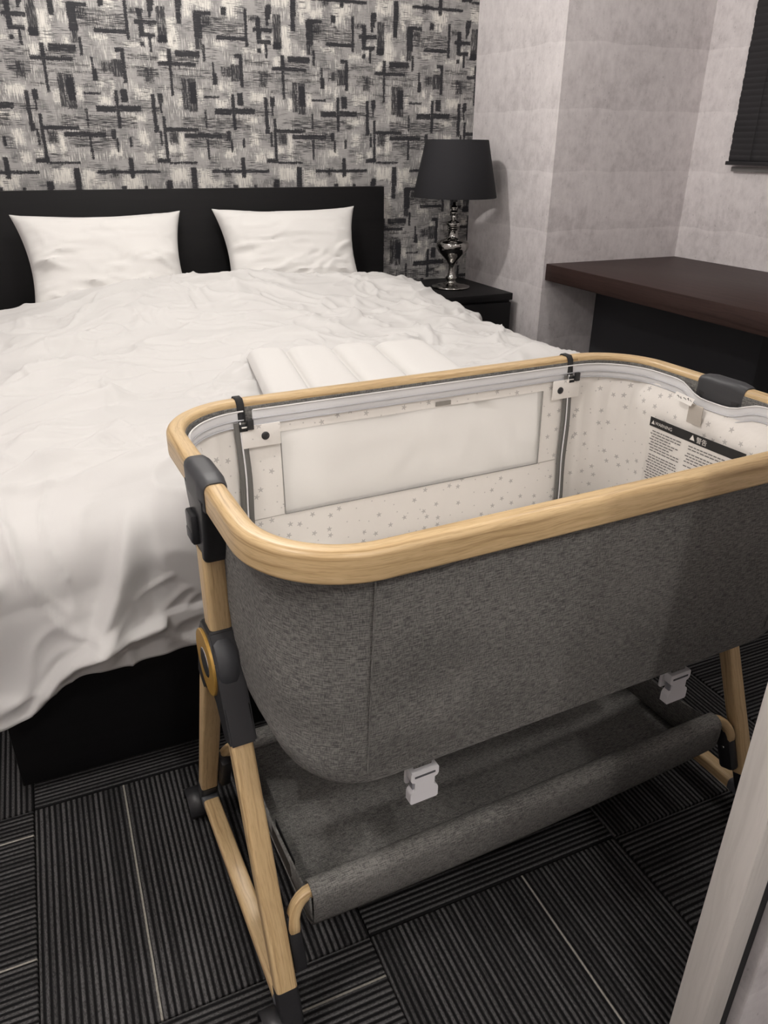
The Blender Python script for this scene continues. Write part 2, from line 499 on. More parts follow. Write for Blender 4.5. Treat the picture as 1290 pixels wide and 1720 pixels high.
# ------------------------------------------------------------------ the room
XL, XN, XR = -1.30, 1.92, 2.62          # left wall, bed niche side wall, right wall
YB, YC, YJ, YR = 3.36, 2.71, .37, -1.85  # head wall, column front, doorway wall, rear wall
def struct(name, c, s, mat, **k):
    return box(name, c, s, mat, kind='structure', **k)
floor = struct('floor', ((XL+XR)/2, (YB+YR)/2, -.05), (XR-XL+.3, YB-YR+.3, .08), plain('carpet_backing', (.006, .006, .006), .95), label='dark ribbed carpet tile floor of the bedroom')
TS = .48
tbm = NB()
add_box(tbm, (0, 0, -.005), (TS-.0022, TS-.0022, .010), .0015, seg=1)
tile0 = None
for i in range(-2, 6):
    for j in range(-1, 7):
        cx_, cy_ = -.182+TS*(i+.5), .713+TS*(j-1.5)
        if tile0 is None:
            tile0 = o = mk('carpet_tile', tbm, CARPET, floor)
        else:
            o = tile0.copy()
            COL.objects.link(o)
        o.parent = floor
        o.location = (cx_, cy_, 0)
        o.rotation_euler = (0, 0, 0 if (i+j) % 2 == 0 else -math.pi/2)
        a, b = random.choice([.22, .33, .58, .7]), random.choice([0, 0, .85])
        if (i, j) == (0, 2): a, b = .333, 0
        if (i, j) == (1, 1): a, b = .585, 0
        if (i, j) == (-1, 2): a, b = .13, .65
        if (i, j) == (0, 1): a, b = .14, 0
        o.color = (a, b, 0, 1)

struct('ceiling', ((XL+XR)/2, (YB+YR)/2, CEIL_Z+.04), (XR-XL+.3, YB-YR+.3, .08), plain('ceiling_white', (.62, .61, .60), .9), label='plain white ceiling above the bedroom')
def head_wall():
    xs = np.concatenate([[XL-.15], np.arange(-1.0, XN+.05, .0045), [XN+.10]])
    zs_ = np.concatenate([[0., .2], np.arange(.42, 2.05, .0045), [2.2, CEIL_Z]])
    X, Z = np.meshgrid(xs, zs_, indexing='ij')
    n, k = X.shape
    V = np.stack([X, np.full_like(X, YB), Z], -1).reshape(-1, 3)
    idx = np.arange(n*k).reshape(n, k)
    F = np.stack([idx[:-1, :-1], idx[1:, :-1], idx[1:, 1:], idx[:-1, 1:]], -1).reshape(-1, 4)
    # plain back of the wall, so that it has thickness
    b0 = len(V)
    V = np.vstack([V, [(xs[0], YB+.1, 0), (xs[-1], YB+.1, 0), (xs[-1], YB+.1, CEIL_Z), (xs[0], YB+.1, CEIL_Z)]])
    F = F.tolist()+[[b0+1, b0, b0+3, b0+2]]
    me = bpy.data.meshes.new('wall_back')
    me.from_pydata(V.tolist(), [], F)
    for nm, lst in (('b', WP_B), ('s', WP_S), ('h', WP_H), ('v', WP_V), ('l', WP_L)):
        a = me.attributes.new('stroke_'+nm, 'FLOAT', 'POINT')
        a.data.foreach_set('value', np.concatenate([wp_field(X, Z, lst).reshape(-1), np.full(4, .05)]).astype(np.float32))
    me.materials.append(WALLPAPER)
    o = bpy.data.objects.new('wall_back', me)
    COL.objects.link(o)
    return tag(o, 'head wall with black and grey brush stroke wallpaper', kind='structure')
head_wall()
struct('wall_column', ((XN+XR)/2+.05, (YC+YB+.1)/2, CEIL_Z/2), (XR-XN+.10, YB+.1-YC, CEIL_Z), CONCRETE, label='projecting grey concrete print wall beside the bed')
struct('wall_right', (XR+.05, (YC+YJ)/2, CEIL_Z/2), (.10, YC-YJ+.2, CEIL_Z), CONCRETE, label='grey concrete print wall behind the desk')
struct('wall_left', (XL-.05, (YB+YR)/2, CEIL_Z/2), (.10, YB-YR+.2, CEIL_Z), CONCRETE, label='grey concrete print wall left of the bed')
struct('wall_rear', ((XL+XR)/2, YR-.05, CEIL_Z/2), (XR-XL+.3, .10, CEIL_Z), CONCRETE, label='grey concrete print wall behind the camera')
# wall beside the doorway, with the pale door frame at its end
WX0 = .668
struct('wall_front', ((WX0+XR)/2+.05, YJ+.005, CEIL_Z/2), (XR-WX0+.10, .05, CEIL_Z), CONCRETE, label='grey concrete print wall next to the pale door frame')
jb = empty('door_1', (.609, .36, 0), label='pale grey wood door frame standing at the lower right', kind='structure')
box('jamb', (.0185, .0215, CEIL_Z/2), (.037, .043, CEIL_Z), PALE_WOOD, jb, bev=.0012)
box('rubber_seal', (.0475, .0225, CEIL_Z/2), (.0205, .035, CEIL_Z), STRAPBLACK, jb, label='dark seal strip beside the frame')

# ------------------------------------------------------------------ ceiling lamp fittings (above the view)
for k, (x, y, e) in enumerate(LAMPS):
    r = empty('ceiling_lamp', (x, y, CEIL_Z), label=['small ceiling lamp above the bed', 'small ceiling lamp over the entrance', 'small ceiling lamp beside the doorway', 'added ceiling lamp that brightens the right walls', 'small ceiling lamp by the left wall'][k], cat='ceiling light')
    bm = NB()
    add_lathe(bm, [(.0, 0), (.07, 0), (.07, -.018), (.055, -.024), (.012, -.026), (.012, -.05), (.02, -.055), (.02, -.062), (0, -.062)], n=32, capped=False)
    mk('canopy', bm, WHITEPLASTIC, r)

# ------------------------------------------------------------------ bed
BX0, BX1, BY0, BY1 = -.20, 1.45, 1.262, 3.345
bed = empty('bed', ((BX0+BX1)/2, (BY0+BY1)/2, 0), label='black wooden double bed frame with a tall plain headboard', cat='bed')
bw, bl = BX1-BX0, BY1-BY0
box('headboard', (0, bl/2-.025, .965/2), (bw, .05, .965), BLACKWOOD, bed, bev=.002)
box('foot_panel', (0, -bl/2+.016, .135), (bw, .032, .27), BLACKWOOD, bed, bev=.002)
for sx in (-1, 1):
    box('side_rail', (sx*(bw/2-.016), -.01, .17), (.032, bl-.09, .30), BLACKWOOD, bed, bev=.002)
box('mattress', (0, -.02, .345), (bw-.08, bl-.12, .25), WHITECOTTON, bed, bev=.03, label='mattress hidden under the white duvet')

# ------------------------------------------------------------------ numpy noise for cloth
class VN:
    def __init__(self, seed): self.g = np.random.RandomState(seed).rand(64, 64)*2-1
    def __call__(self, x, y):
        xi, yi = np.floor(x).astype(int), np.floor(y).astype(int)
        fx, fy = x-xi, y-yi
        fx, fy = fx*fx*fx*(fx*(fx*6-15)+10), fy*fy*fy*(fy*(fy*6-15)+10)
        G = lambda a, b: self.g[a % 64, b % 64]
        return (G(xi, yi)*(1-fx)+G(xi+1, yi)*fx)*(1-fy)+(G(xi, yi+1)*(1-fx)+G(xi+1, yi+1)*fx)*fy
def sstep(x, a, b):
    t = np.clip((x-a)/(b-a), 0, 1)
    return t*t*(3-2*t)
def creases(S, T, n, rng, box_, lens, widths, amps, angles=None):
    H = np.zeros_like(S)
    for k in range(n):
        cx, cy = rng.uniform(box_[0], box_[1]), rng.uniform(box_[2], box_[3])
        a = rng.uniform(0, math.pi) if angles is None else rng.normal(*angles)
        H += crease(S, T, cx, cy, a, rng.uniform(*lens), rng.uniform(*widths), rng.uniform(*amps)*rng.choice([1, 1, -.6]), rng.uniform(-1, 1))
    return H
def crease(S, T, cx, cy, a, ln, wd, amp, bend=0):
    dx, dy = S-cx, T-cy
    p = dx*math.cos(a)+dy*math.sin(a)
    q = -dx*math.sin(a)+dy*math.cos(a)-bend*p*p/ln*.6
    win = np.clip(1-(2*p/ln)**2, 0, 1)
    e = np.where(q > 0, np.exp(-(q/wd)**2), np.exp(-(q/(wd*2.6))**2))
    return amp*win*win*e

# ------------------------------------------------------------------ duvet
def duvet():
    rng = np.random.RandomState(5)
    cx, hx, r = .640, .785, .105
    yf, yh = 1.268, 3.035
    side, foot = .40, .328
    S = np.linspace(-hx-side, hx+side, 400)
    T = np.linspace(yf-foot, yh+.10, 400)
    S, T = np.meshgrid(S, T, indexing='ij')
    def roll(l, r):
        l = np.maximum(l, 0)
        a = np.minimum(l/r, math.pi/2)
        ex = np.maximum(l-r*math.pi/2, 0)
        return r*np.sin(a), r*(1-np.cos(a))+ex, ex
    sx = np.sign(S)
    ox, dzx, exx = roll(np.abs(S)-hx, r)
    of, dzf, exf = roll(yf-T, .088)
    oh, dzh, exh = roll(T-yh, .045)
    X = cx+np.where(np.abs(S) < hx, S, sx*(hx+ox))
    Y = np.where(T < yf, yf-of, np.where(T > yh, yh+oh, T))
    dz = (dzx**4+dzf**4)**.25
    # crowned top, higher where it runs over the pillows
    z0 = .545+.028*np.clip(1-(S/hx)**2, 0, 1)+.085*sstep(T, 2.35, 3.0)*(.35+.65*sstep(X, -.15, .45))
    z0 -= .02*sstep(X, 1.25, 1.55)*sstep(T, 2.4, 3.0)
    Z = z0-dz-dzh*1.1
    # flare of the hanging parts and a drooping corner at the left of the foot
    corner = np.exp(-((X+.2)/.11)**2)*sstep(exf, .02, .2)
    Z -= corner*.065
    Z += .03*np.exp(-((X+.06)/.07)**2)*sstep(exf, .04, .2)
    Z += sstep(exf, .0, .2)*.05*sstep(X, .0, .45)
    vn, vn2, vn3 = VN(1), VN(2), VN(3)
    top = np.exp(-(exx/.05)**2)*np.exp(-(exf/.05)**2)
    H = .016*vn(S*2.6+9, T*2.6)+.010*vn2(S*6+3, T*6)
    H += .0035*np.abs(vn3(S*9+.35*vn(S*5, T*5)*4, T*14))
    wr = (1-np.abs(vn2(S*4.2+1.2*vn(S*3, T*3), T*5.2+1.2*vn3(S*3, T*3))))**5
    H += .013*wr
    wr2 = (1-np.abs(vn3(S*9+1.5*vn2(S*5, T*5), T*8+1.5*vn(S*5+4, T*5))))**7
    H += .0065*wr2
    H += creases(S, T, 60, rng, (-.9, .9, 1.3, 3.0), (.12, .45), (.006, .014), (.004, .013))
    H += creases(S, T, 50, rng, (.35, .95, 1.6, 3.0), (.10, .30), (.007, .014), (.006, .018))
    H += creases(S, T, 120, rng, (-.95, .95, 1.3, 3.0), (.08, .30), (.005, .009), (.004, .010), (.15, .5))
    H += creases(S, T, 60, rng, (.1, .95, 1.5, 3.0), (.06, .20), (.005, .009), (.004, .010))
    H += creases(S, T, 26, rng, (-.85, .1, 1.25, 2.6), (.25, .7), (.007, .014), (.009, .020), (.35, .35))
    # long folds that show on the left half
    for q in ((-.60, 1.86, .62, .62, .020, .014, .4), (-.42, 2.02, .2, .40, .016, .010, -.3), (-.66, 2.55, -.5, .45, .02, .012, .5),
              (-.18, 2.10, -.15, .45, .012, .008, .2), (-.05, 2.55, .2, .5, .02, .010, -.2), (-.5, 1.42, .35, .55, .03, .016, .3),
              (-.72, 1.62, .9, .4, .025, .012, 0), (-.33, 1.36, -.35, .35, .018, .010, .3), (.1, 2.28, -.4, .30, .012, .008, .1),
              (.5, 2.30, -.75, .42, .014, .012, .2), (.62, 2.62, .35, .35, .014, .012, .2), (.74, 2.1, .1, .3, .014, .012, 0),
              (.36, 2.52, -.9, .35, .012, .009, 0), (.7, 1.85, -.6, .3, .012, .010, 0)):
        H += crease(S, T, q[0], q[1], q[2], q[3], q[4], q[5]*1.7, q[6])
    # loose folds of the drop
    hang = sstep(exf, 0, .16)
    H += hang*(.022*vn(S*7.5+2, T*2.2+5)+.010*vn2(S*15, T*5))+.012*hang*(1-np.abs(vn3(S*7+vn(S*4,T*6)*1.3, T*9+1.5*vn2(S*6,T*6))))**5
    for q in ((-.62, 1.10, 1.15, .36, .022, .020, .3), (-.46, 1.06, 2.3, .30, .022, .018, -.3), (-.70, .99, .55, .30, .016, .018, .2),
              (-.30, 1.12, .15, .40, .024, .016, .3), (-.55, 1.02, 0.0, .34, .014, .016, -.2), (-.10, 1.1, .1, .4, .02, .012, 0)):
        H += crease(S, T, q[0], q[1], q[2], q[3], q[4]*.55, q[5]*1.9, q[6])
    hs = sstep(exx, 0, .16)
    H += hs*.014*vn2(T*7, S*2)
    P = np.stack([X, Y, Z], -1)
    du = np.gradient(P, axis=0)
    dv = np.gradient(P, axis=1)
    N = np.cross(du, dv)
    N /= np.linalg.norm(N, axis=2)[..., None]+1e-9
    lim = 1-.75*sstep(exf+of, .03, .12)*sstep(X, .12, .25)
    P = P+N*(H*lim)[..., None]
    # keep clear of the bassinet rail
    P[..., 1] = np.where(X > .10, np.maximum(P[..., 1], 1.172+.0*X), P[..., 1])
    lim_x = 1.60-.122*sstep(P[..., 1], 2.66, 2.84)
    P[..., 0] = np.minimum(P[..., 0], lim_x)
    return P
DP = duvet()
bm = NB()
add_grid(bm, DP)
dv = mk('duvet', bm, WHITECOTTON, sharp=180, recalc=False, label='rumpled white duvet spread over the black double bed', cat='duvet')
sm = dv.modifiers.new('thickness', 'SOLIDIFY')
sm.thickness = .012
sm.offset = -1

def duvet_z(x, y):
    d = (DP[..., 0]-x)**2+(DP[..., 1]-y)**2
    return DP[..., 2].reshape(-1)[np.argmin(d)]

# ------------------------------------------------------------------ pillows
def pillow(name, loc, wd, ht, th, lean, rz, seed, label, skew=0):
    rng = np.random.RandomState(seed)
    n, m_ = 60, 48
    A, B = np.meshgrid(np.linspace(-1, 1, n), np.linspace(-1, 1, m_), indexing='ij')
    k = .10
    X = wd/2*A*(1-k*(1-B**2)*np.abs(A)**2)*(1+.03*B)
    Yl = ht/2*B*(1-.13*(1-A**2)*np.abs(B)**2)+skew*A*ht*.5
    prof = (np.clip(1-A**4, 0, 1)*np.clip(1-B**4, 0, 1))**.55
    vn, vn2 = VN(seed), VN(seed+1)
    Hn = .008*vn(A*2.4, B*2.4)+.005*(1-np.abs(vn2(A*3+vn(A*3, B*3), B*6)))**5
    cr = creases(A, B, 26, rng, (-.9, .9, -.9, .2), (.25, .8), (.015, .04), (.006, .016), (.25, .5))
    bm = NB()
    F = th/2*prof+(Hn+cr)*np.clip(prof*1.6, 0, 1)
    Bk = -th/2*prof*.8
    edge = .003
    P = np.stack([X, Yl, F+edge], -1)
    Q = np.stack([X, Yl, Bk-edge], -1)
    a = add_grid(bm, P)
    b = add_grid(bm, Q)
    ring = lambda v: [v[i][0] for i in range(n)]+[v[n-1][j] for j in range(1, m_)]+[v[i][m_-1] for i in range(n-2, -1, -1)]+[v[0][j] for j in range(m_-2, 0, -1)]
    ra, rb = ring(a), ring(b)
    for i in range(len(ra)):
        j = (i+1) % len(ra)
        bm.faces.new((ra[i], ra[j], rb[j], rb[i]))
    root = mk(name, bm, PILLOWCOTTON, sharp=75, label=label, cat='pillow', group='white pillows against the headboard')
    root.location = loc
    root.rotation_euler = (lean, 0, rz)
    return root
pillow('pillow', (.240, 3.160, .715), .600, .39, .15, math.radians(62), .02, 21, 'wide white pillow on the left half of the bed')
pillow('pillow', (.975, 3.165, .725), .590, .37, .16, math.radians(64), -.03, 31, 'plump white pillow on the bed nearer the table lamp')

# ------------------------------------------------------------------ small quilted mat lying on the duvet
def quilt_mat():
    wid, ln = .52, .52
    chan = [0, .105, .235, .36, .52]
    n, m_ = 105, 60
    A, B = np.meshgrid(np.linspace(0, wid, n), np.linspace(0, ln, m_), indexing='ij')
    H = np.zeros_like(A)
    for a, b in zip(chan[:-1], chan[1:]):
        t = np.clip((A-a)/(b-a), 0, 1)
        inn = (A >= a) & (A <= b)
        H = np.where(inn, np.clip(1-(2*t-1)**4, 0, 1)**.5, H)
    endp = np.clip(1-np.clip((B-ln+.06)/.06, 0, 1)**2.5, 0, 1)**.5*np.clip(1-np.clip((.06-B)/.06, 0, 1)**2.5, 0, 1)**.5
    H = .004+.034*H*endp
    P = np.stack([A-wid/2, B-ln/2, H], -1)
    bm = NB()
    a = add_grid(bm, P)
    Q = P.copy()
    Q[..., 2] = 0
    b = add_grid(bm, Q)
    ring = lambda v: [v[i][0] for i in range(n)]+[v[n-1][j] for j in range(1, m_)]+[v[i][m_-1] for i in range(n-2, -1, -1)]+[v[0][j] for j in range(m_-2, 0, -1)]
    ra, rb = ring(a), ring(b)
    for i in range(len(ra)):
        j = (i+1) % len(ra)
        bm.faces.new((ra[i], ra[j], rb[j], rb[i]))
    o = mk('quilted_mat', bm, PILLOWCOTTON, sharp=180, label='small white quilted mat with padded channels lying on the duvet behind the bassinet', cat='mat')
    return o
mat_ = quilt_mat()
mz = max(duvet_z(x, y) for x in (.5, .6, .7, .8, .9) for y in (1.55, 1.65, 1.75, 1.85, 1.95))
mat_.location = (.705, 1.745, mz-.008)
mat_.rotation_euler = (0, 0, math.radians(-8))

# ------------------------------------------------------------------ nightstand
ns = empty('nightstand', (1.682, 3.105, 0), label='black bedside cabinet with two drawers under the table lamp', cat='nightstand')
box('body', (0, .008, .262), (.392, .46, .515), BLACKWOOD, ns, bev=.002)
box('top', (0, 0, .535), (.40, .48, .030), BLACKWOOD, ns, bev=.003)
for z in (.395, .155):
    box('drawer', (0, -.2315, z), (.386, .018, .232), BLACKWOOD, ns, bev=.003)

# ------------------------------------------------------------------ table lamp
CHROME = plain('dark_chrome', (.34, .33, .315), .06, 1)
def shade_mat():
    m = NT('charcoal_shade_cloth', .8, 0, .25)
    o = m.co('Object')
    n = m.noise(m.vec('MULTIPLY', o, (500., 500., 90.)), 1, 2)
    m.col(m.mix(n, (.014, .014, .016), (.023, .023, .026)))
    m.bump(n, .2, .0006)
    return m.m
lamp = empty('table_lamp', (1.690, 3.085, .5501), label='table lamp with charcoal tapered shade and dark chrome turned base', cat='lamp')
bm = NB()
add_lathe(bm, [(0, 0), (.083, 0), (.086, .004), (.084, .009), (.062, .014), (.040, .018), (.026, .022), (.021, .028), (.020, .036), (.0245, .040), (.0255, .046), (.018, .053), (.014, .066), (.0125, .085), (.014, .100), (.024, .118), (.042, .136), (.060, .153), (.070, .168), (.0735, .180), (.072, .191), (.064, .200), (.048, .206), (.032, .210), (.0265, .216), (.024, .221), (.022, .230), (.0225, .240), (.0265, .247), (.024, .251), (.0275, .256), (.025, .260), (.030, .265), (.0325, .272), (.030, .279), (.018, .284), (.010, .288), (.012, .294), (.0125, .302), (.010, .308), (.017, .314), (.018, .320), (.012, .325), (.011, .330), (.015, .335), (.015, .341), (.007, .348), (.006, .375), (.006, .43)], n=56)
mk('base', bm, CHROME, lamp, sharp=60)
bm = NB()
R0, R1, za, zb = .178, .1315, .378, .601
add_lathe(bm, [(R0, za), (R0+.0015, za+.004), (R1+.0015, zb-.004), (R1, zb), (R1-.003, zb), (R0-.004, za)], n=64, capped=False)
mk('shade', bm, shade_mat(), lamp, sharp=50)
bm = NB()
for k in range(3):
    a = 2*math.pi*k/3
    add_tube(bm, [(0, 0, .43), (.06*math.cos(a), .06*math.sin(a), .50), ((R1-.002)*math.cos(a), (R1-.002)*math.sin(a), zb-.006)], .0018, 6)
add_lathe(bm, [(.014, .36), (.014, .43), (.0, .431)], n=16, capped=False)
mk('shade_holder', bm, BLACKPLASTIC, lamp)

# ------------------------------------------------------------------ desk
desk = empty('desk', (1.93, .62, 0), label='dark brown wooden desk built along the right wall', cat='desk')
bm = NB()
add_box(bm, (.344, 1.044, .657), (.688, 2.088, .066), .002)
mk('top', bm, WALNUT, desk)
box('back_panel', (.285, 1.63, .312), (.02, .91, .622), PANELBLACK, desk, label='matt black panel set back under the desk top')
box('leg', (.285, 1.145, .312), (.06, .06, .622), BLACKPLASTIC, desk)

# ------------------------------------------------------------------ venetian blind
bl_ = empty('venetian_blind', (XR-.03, 1.822, 1.07), label='black venetian blind with closed slats on the right wall', cat='blind')
BLIND = plain('black_blind_slat', (.012, .012, .014), .42)
yl = 1.30
n_sl = 44
pitch = .0205
smesh = None
for k in range(n_sl):
    if smesh is None:
        bm = NB()
        pr = [(.003, -.0135), (.0055, -.004), (.0045, .005), (.000, .0135), (-.0012, .0135), (.0033, .005), (.0043, -.004), (.0018, -.0135)]
        P0 = [(-q[0], -yl/2, q[1]) for q in pr]
        P1 = [(-q[0], yl/2, q[1]) for q in pr]
        va = [bm.verts.new(q) for q in P0]
        vb = [bm.verts.new(q) for q in P1]
        for i in range(8):
            bm.faces.new((va[i], va[(i+1) % 8], vb[(i+1) % 8], vb[i]))
        bm.faces.new(va)
        bm.faces.new(vb[::-1])
        smesh = o = mk('slat', bm, BLIND, bl_, sharp=50)
    else:
        o = smesh.copy()
        COL.objects.link(o)
    o.parent = bl_
    o.location = (0, RNG.uniform(-.0015, .0015), .024+pitch*k)
    o.rotation_euler = (0, RNG.uniform(-.05, .05), 0)
box('bottom_rail', (-.002, 0, .004), (.022, yl+.012, .014), BLIND, bl_, bev=.002)
box('head_rail', (-.002, 0, .024+pitch*n_sl+.012), (.04, yl, .03), BLIND, bl_, bev=.002)
for yy in (-.42, .54):
    bm = NB()
    add_tube(bm, [(-.0095, yy, .01), (-.0095, yy, .024+pitch*n_sl)], .0011, 6, upv=(0, 1, 0))
    mk('ladder_cord', bm, STRAPBLACK, bl_)
# low grey strip that shows under the blind
box('trim_1', (XR-.008, 1.822, 1.052), (.016, 1.29, .016), plain('grey_strip', (.16, .155, .15), .6), kind='structure', label='narrow grey strip under the black blind')

# ------------------------------------------------------------------ bassinet (bedside crib): local u = long axis, v = across, z up
CR = empty('bassinet', (.5762, .8616, 0), .0487, label='grey fabric bedside bassinet with light oak rail and splayed legs', cat='bassinet')
HL, HW, RZ, RH, RT = .4514, .2683, .7731, .036, .0255
RC = .125

def rpath(a, b, rc, extra=(), nc=12, step=.025):
    """rounded rectangle, anticlockwise from the far right; returns points, outward normals, arc length"""
    pts, nr = [], []
    def line(p, q, n_, xs=()):
        L_ = math.dist(p, q)
        k = max(2, int(L_/step))
        ts = [i/k for i in range(k)]
        for x in xs:
            t = (x-p[0])/(q[0]-p[0])
            if .01 < t < .99:
                ts = [y for y in ts if abs(y-t)*L_ > step*.4 or y == 0]+[t]
        for t in sorted(ts):
            pts.append((p[0]+(q[0]-p[0])*t, p[1]+(q[1]-p[1])*t))
            nr.append(n_)
    def arc(c, a0):
        for i in range(nc):
            t = math.radians(a0+90*i/nc)
            pts.append((c[0]+rc*math.cos(t), c[1]+rc*math.sin(t)))
            nr.append((math.cos(t), math.sin(t)))
    line((a-rc, b), (-a+rc, b), (0, 1), extra)
    arc((-a+rc, b-rc), 90)
    line((-a, b-rc), (-a, -b+rc), (-1, 0))
    arc((-a+rc, -b+rc), 180)
    line((-a+rc, -b), (a-rc, -b), (0, -1))
    arc((a-rc, -b+rc), 270)
    line((a, -b+rc), (a, b-rc), (1, 0))
    arc((a-rc, b-rc), 0)
    return np.array(pts), np.array(nr)

# --- rail
pts, nr = rpath(HL-RT/2, HW-RT/2, RC-RT/2, nc=20)
path = np.c_[pts, np.full(len(pts), RZ-RH/2)]
bm = NB()
add_sweep(bm, path, rrect(RT, RH, (.0085, .0075, .004, .004), 5), closed=True, nrm=np.c_[nr, np.zeros(len(nr))])
mk('rail', bm, OAK, CR, sharp=60)

# grey cloth sleeve on the inner face of the rail
pts, nr = rpath(HL-RT-.0004, HW-RT-.0004, RC-RT, nc=20)
bm = NB()
add_sweep(bm, np.c_[pts, np.full(len(pts), RZ-.0225)], rrect(.0022, .0260, .0009, 2), closed=True, nrm=np.c_[nr, np.zeros(len(nr))])
mk('rail_sleeve', bm, GREYCLOTH, CR, sharp=60, label='grey cloth sleeve inside the oak rail')
# --- fabric shells
WU0, WU1, WZ0, WZ1 = -.262, .250, .574, .716
BZ = .440
def a_of(z, a, r=.062):
    if z >= BZ+r: return a
    return a-r+math.sqrt(max(r*r-(BZ+r-z)**2, 0))
def shell(a, b, zs, extra, taper=.022, wob=None, window=False, cap=True, rc=.110, flare=.014):
    rows, uvs = [], []
    base, bn = rpath(a, b, rc, extra)
    seg = np.linalg.norm(np.roll(base, -1, 0)-base, axis=1)
    al = np.concatenate([[0], np.cumsum(seg)])
    n = len(base)
    for z in zs:
        az = a_of(z, a)
        bz = b-taper*(1-np.clip((z-BZ)/.30, 0, 1))
        # corners get tighter towards the rounded bottom edge
        rz_ = rc-(rc-.050)*(1-np.clip((z-BZ)/.10, 0, 1))**2 if z < BZ+.10 else rc
        p = np.empty_like(base)
        for q in range(n):
            x, y = base[q]
            nx, ny = bn[q]
            if abs(nx) < 1e-9: p[q] = (x*(az-rz_)/(a-rc), math.copysign(bz, y))
            elif abs(ny) < 1e-9: p[q] = (math.copysign(az, x), y*(bz-rz_)/(b-rc))
            else: p[q] = (math.copysign(az-rz_, x)+rz_*nx, math.copysign(bz-rz_, y)+rz_*ny)
        fl_ = min(1, max(0, (z-.700)/.040))
        p[:, 0] += np.sign(p[:, 0])*np.clip((np.abs(p[:, 0])-(a-rc))/rc, 0, 1)*flare*fl_*fl_*(3-2*fl_)
        if wob is not None: p = p+bn*wob(al[:n], z)[:, None]
        rows.append(np.c_[p, np.full(n, z)])
        uvs.append(np.c_[al, np.full(n+1, z)])
    P = np.array(rows)
    UV = np.array(uvs)
    bm = NB()
    def skip(i, j):
        if not window: return False
        j2 = (j+1) % n
        if base[j, 1] < b-1e-4 or base[j2, 1] < b-1e-4: return False
        um = (base[j, 0]+base[j2, 0])/2
        zm = (zs[i]+zs[i+1])/2
        return WU0 < um < WU1 and WZ0 < zm < WZ1
    v = add_grid(bm, P, False, True, UV, skip)
    if cap:
        f = bm.faces.new(v[-1])
        set_uv(bm, f, [(q.co.x, q.co.y) for q in f.verts])
    return bm
zs = [RZ-.016, .742, .73, WZ1, .69, .66, .63, .60, WZ0, .56, .545, .53, .515, .50, .488, .477, .467, .459, .452, .447, .443, .4408, BZ]
vnb, vnc = VN(71), VN(72)
def wob_out(al, z):
    k = min(1, max(0, (.745-z)/.05))*min(1, max(0, (z-BZ)/.04))
    zz = np.full_like(al, z)
    return k*(.0030*vnb(al*6, zz*14)+.0022*(1-np.abs(vnc(al*9+2*vnb(al*4, zz*6), zz*34+al*6)))**4)
bm = shell(.4265, .2575, zs, (WU0, WU1), wob=wob_out, window=True, cap=True)
body = mk('fabric_body', bm, GREYCLOTH, CR, sharp=60, recalc=True)
# seams and bottom piping of the body
pb, _ = rpath(a_of(BZ+.002, .4265)+.0, .2575-.022, .09)
for u in (-.337, .337):
    bm = NB()
    add_tube(bm, [(u, -.2575+.022*(1-min(1, (z-BZ)/.30))-.0012, z) for z in (.74, .68, .62, .56, .50, .462)], .0012, 6, upv=(1, 0, 0))
    mk('seam', bm, GREYCLOTH, body)
# --- lining
zl = [.748, .735, WZ1, .70, .685, .67, .655, .64, .625, .61, .595, WZ0, .56, .545, .53, .515, .50, .485, .47]
vnd, vne = VN(81), VN(82)
def wob_in(al, z):
    k = min(1, max(0, (.745-z)/.03))
    zz = np.full_like(al, z)
    fold = np.sin(al*180+3*vnd(al*7, zz*3))*vne(al*5+3, zz*2)
    # the far side is a flat zipped panel
    flat = np.where((al > .0) & (al < .672), .12, 1.0)
    return -k*flat*(.0060*fold*np.exp(-((z-.70)/.10)**2)+.0035*(vnd(al*10, zz*12)+.3))
bm = shell(.4110, .2420, zl, (WU0, WU1), taper=.010, wob=wob_in, window=True, cap=False, rc=.082)
lining = mk('lining', bm, STARCLOTH, CR, sharp=180, label='cream star print lining')
# mattress
bm = NB()
pm, nm = rpath(.318, .215, .09)
f0 = [bm.verts.new((x, y, .474)) for x, y in pm]
f1 = [bm.verts.new((x, y, .446)) for x, y in pm]
fa = bm.faces.new(f0)
set_uv(bm, fa, [(v.co.x, v.co.y) for v in f0])
fb = bm.faces.new(f1[::-1])
for k in range(len(pm)):
    j = (k+1) % len(pm)
    bm.faces.new((f0[k], f1[k], f1[j], f0[j]))
mk('mattress', bm, STARCLOTH, CR, sharp=50, label='thin star print mattress in the bassinet')
# net window between lining and body, with its stitched border
bm = NB()
nu, nz = 40, 14
U_, Z_ = np.meshgrid(np.linspace(WU0-.004, WU1+.004, nu), np.linspace(WZ0-.004, WZ1+.004, nz), indexing='ij')
vnn = VN(91)
vf_ = .2420-.010*(1-np.clip((Z_-BZ)/.30, 0, 1))
V_ = vf_+.004+.0035*vnn(U_*14, Z_*16+U_*9)
add_grid(bm, np.stack([U_, V_, Z_], -1))
win = mk('net_window', bm, NET, CR, sharp=180, label='white see-through net window')
bm = NB()
vfar = lambda z: .2420-.010*(1-min(1, max(0, (z-BZ)/.30)))-.0012
for a_, b_ in (((WU0, WZ0), (WU1, WZ0)), ((WU0, WZ0), (WU0, WZ1)), ((WU1, WZ0), (WU1, WZ1))):
    add_tube(bm, [(a_[0], vfar(a_[1]), a_[1]), ((a_[0]+b_[0])/2, vfar((a_[1]+b_[1])/2), (a_[1]+b_[1])/2), (b_[0], vfar(b_[1]), b_[1])], .0009, 6, upv=(1, .3, .2))
mk('window_stitching', bm, plain('grey_thread', (.28, .27, .255), .8), CR)
BEIGETHREAD = plain('beige_thread', (.45, .42, .39), .8)
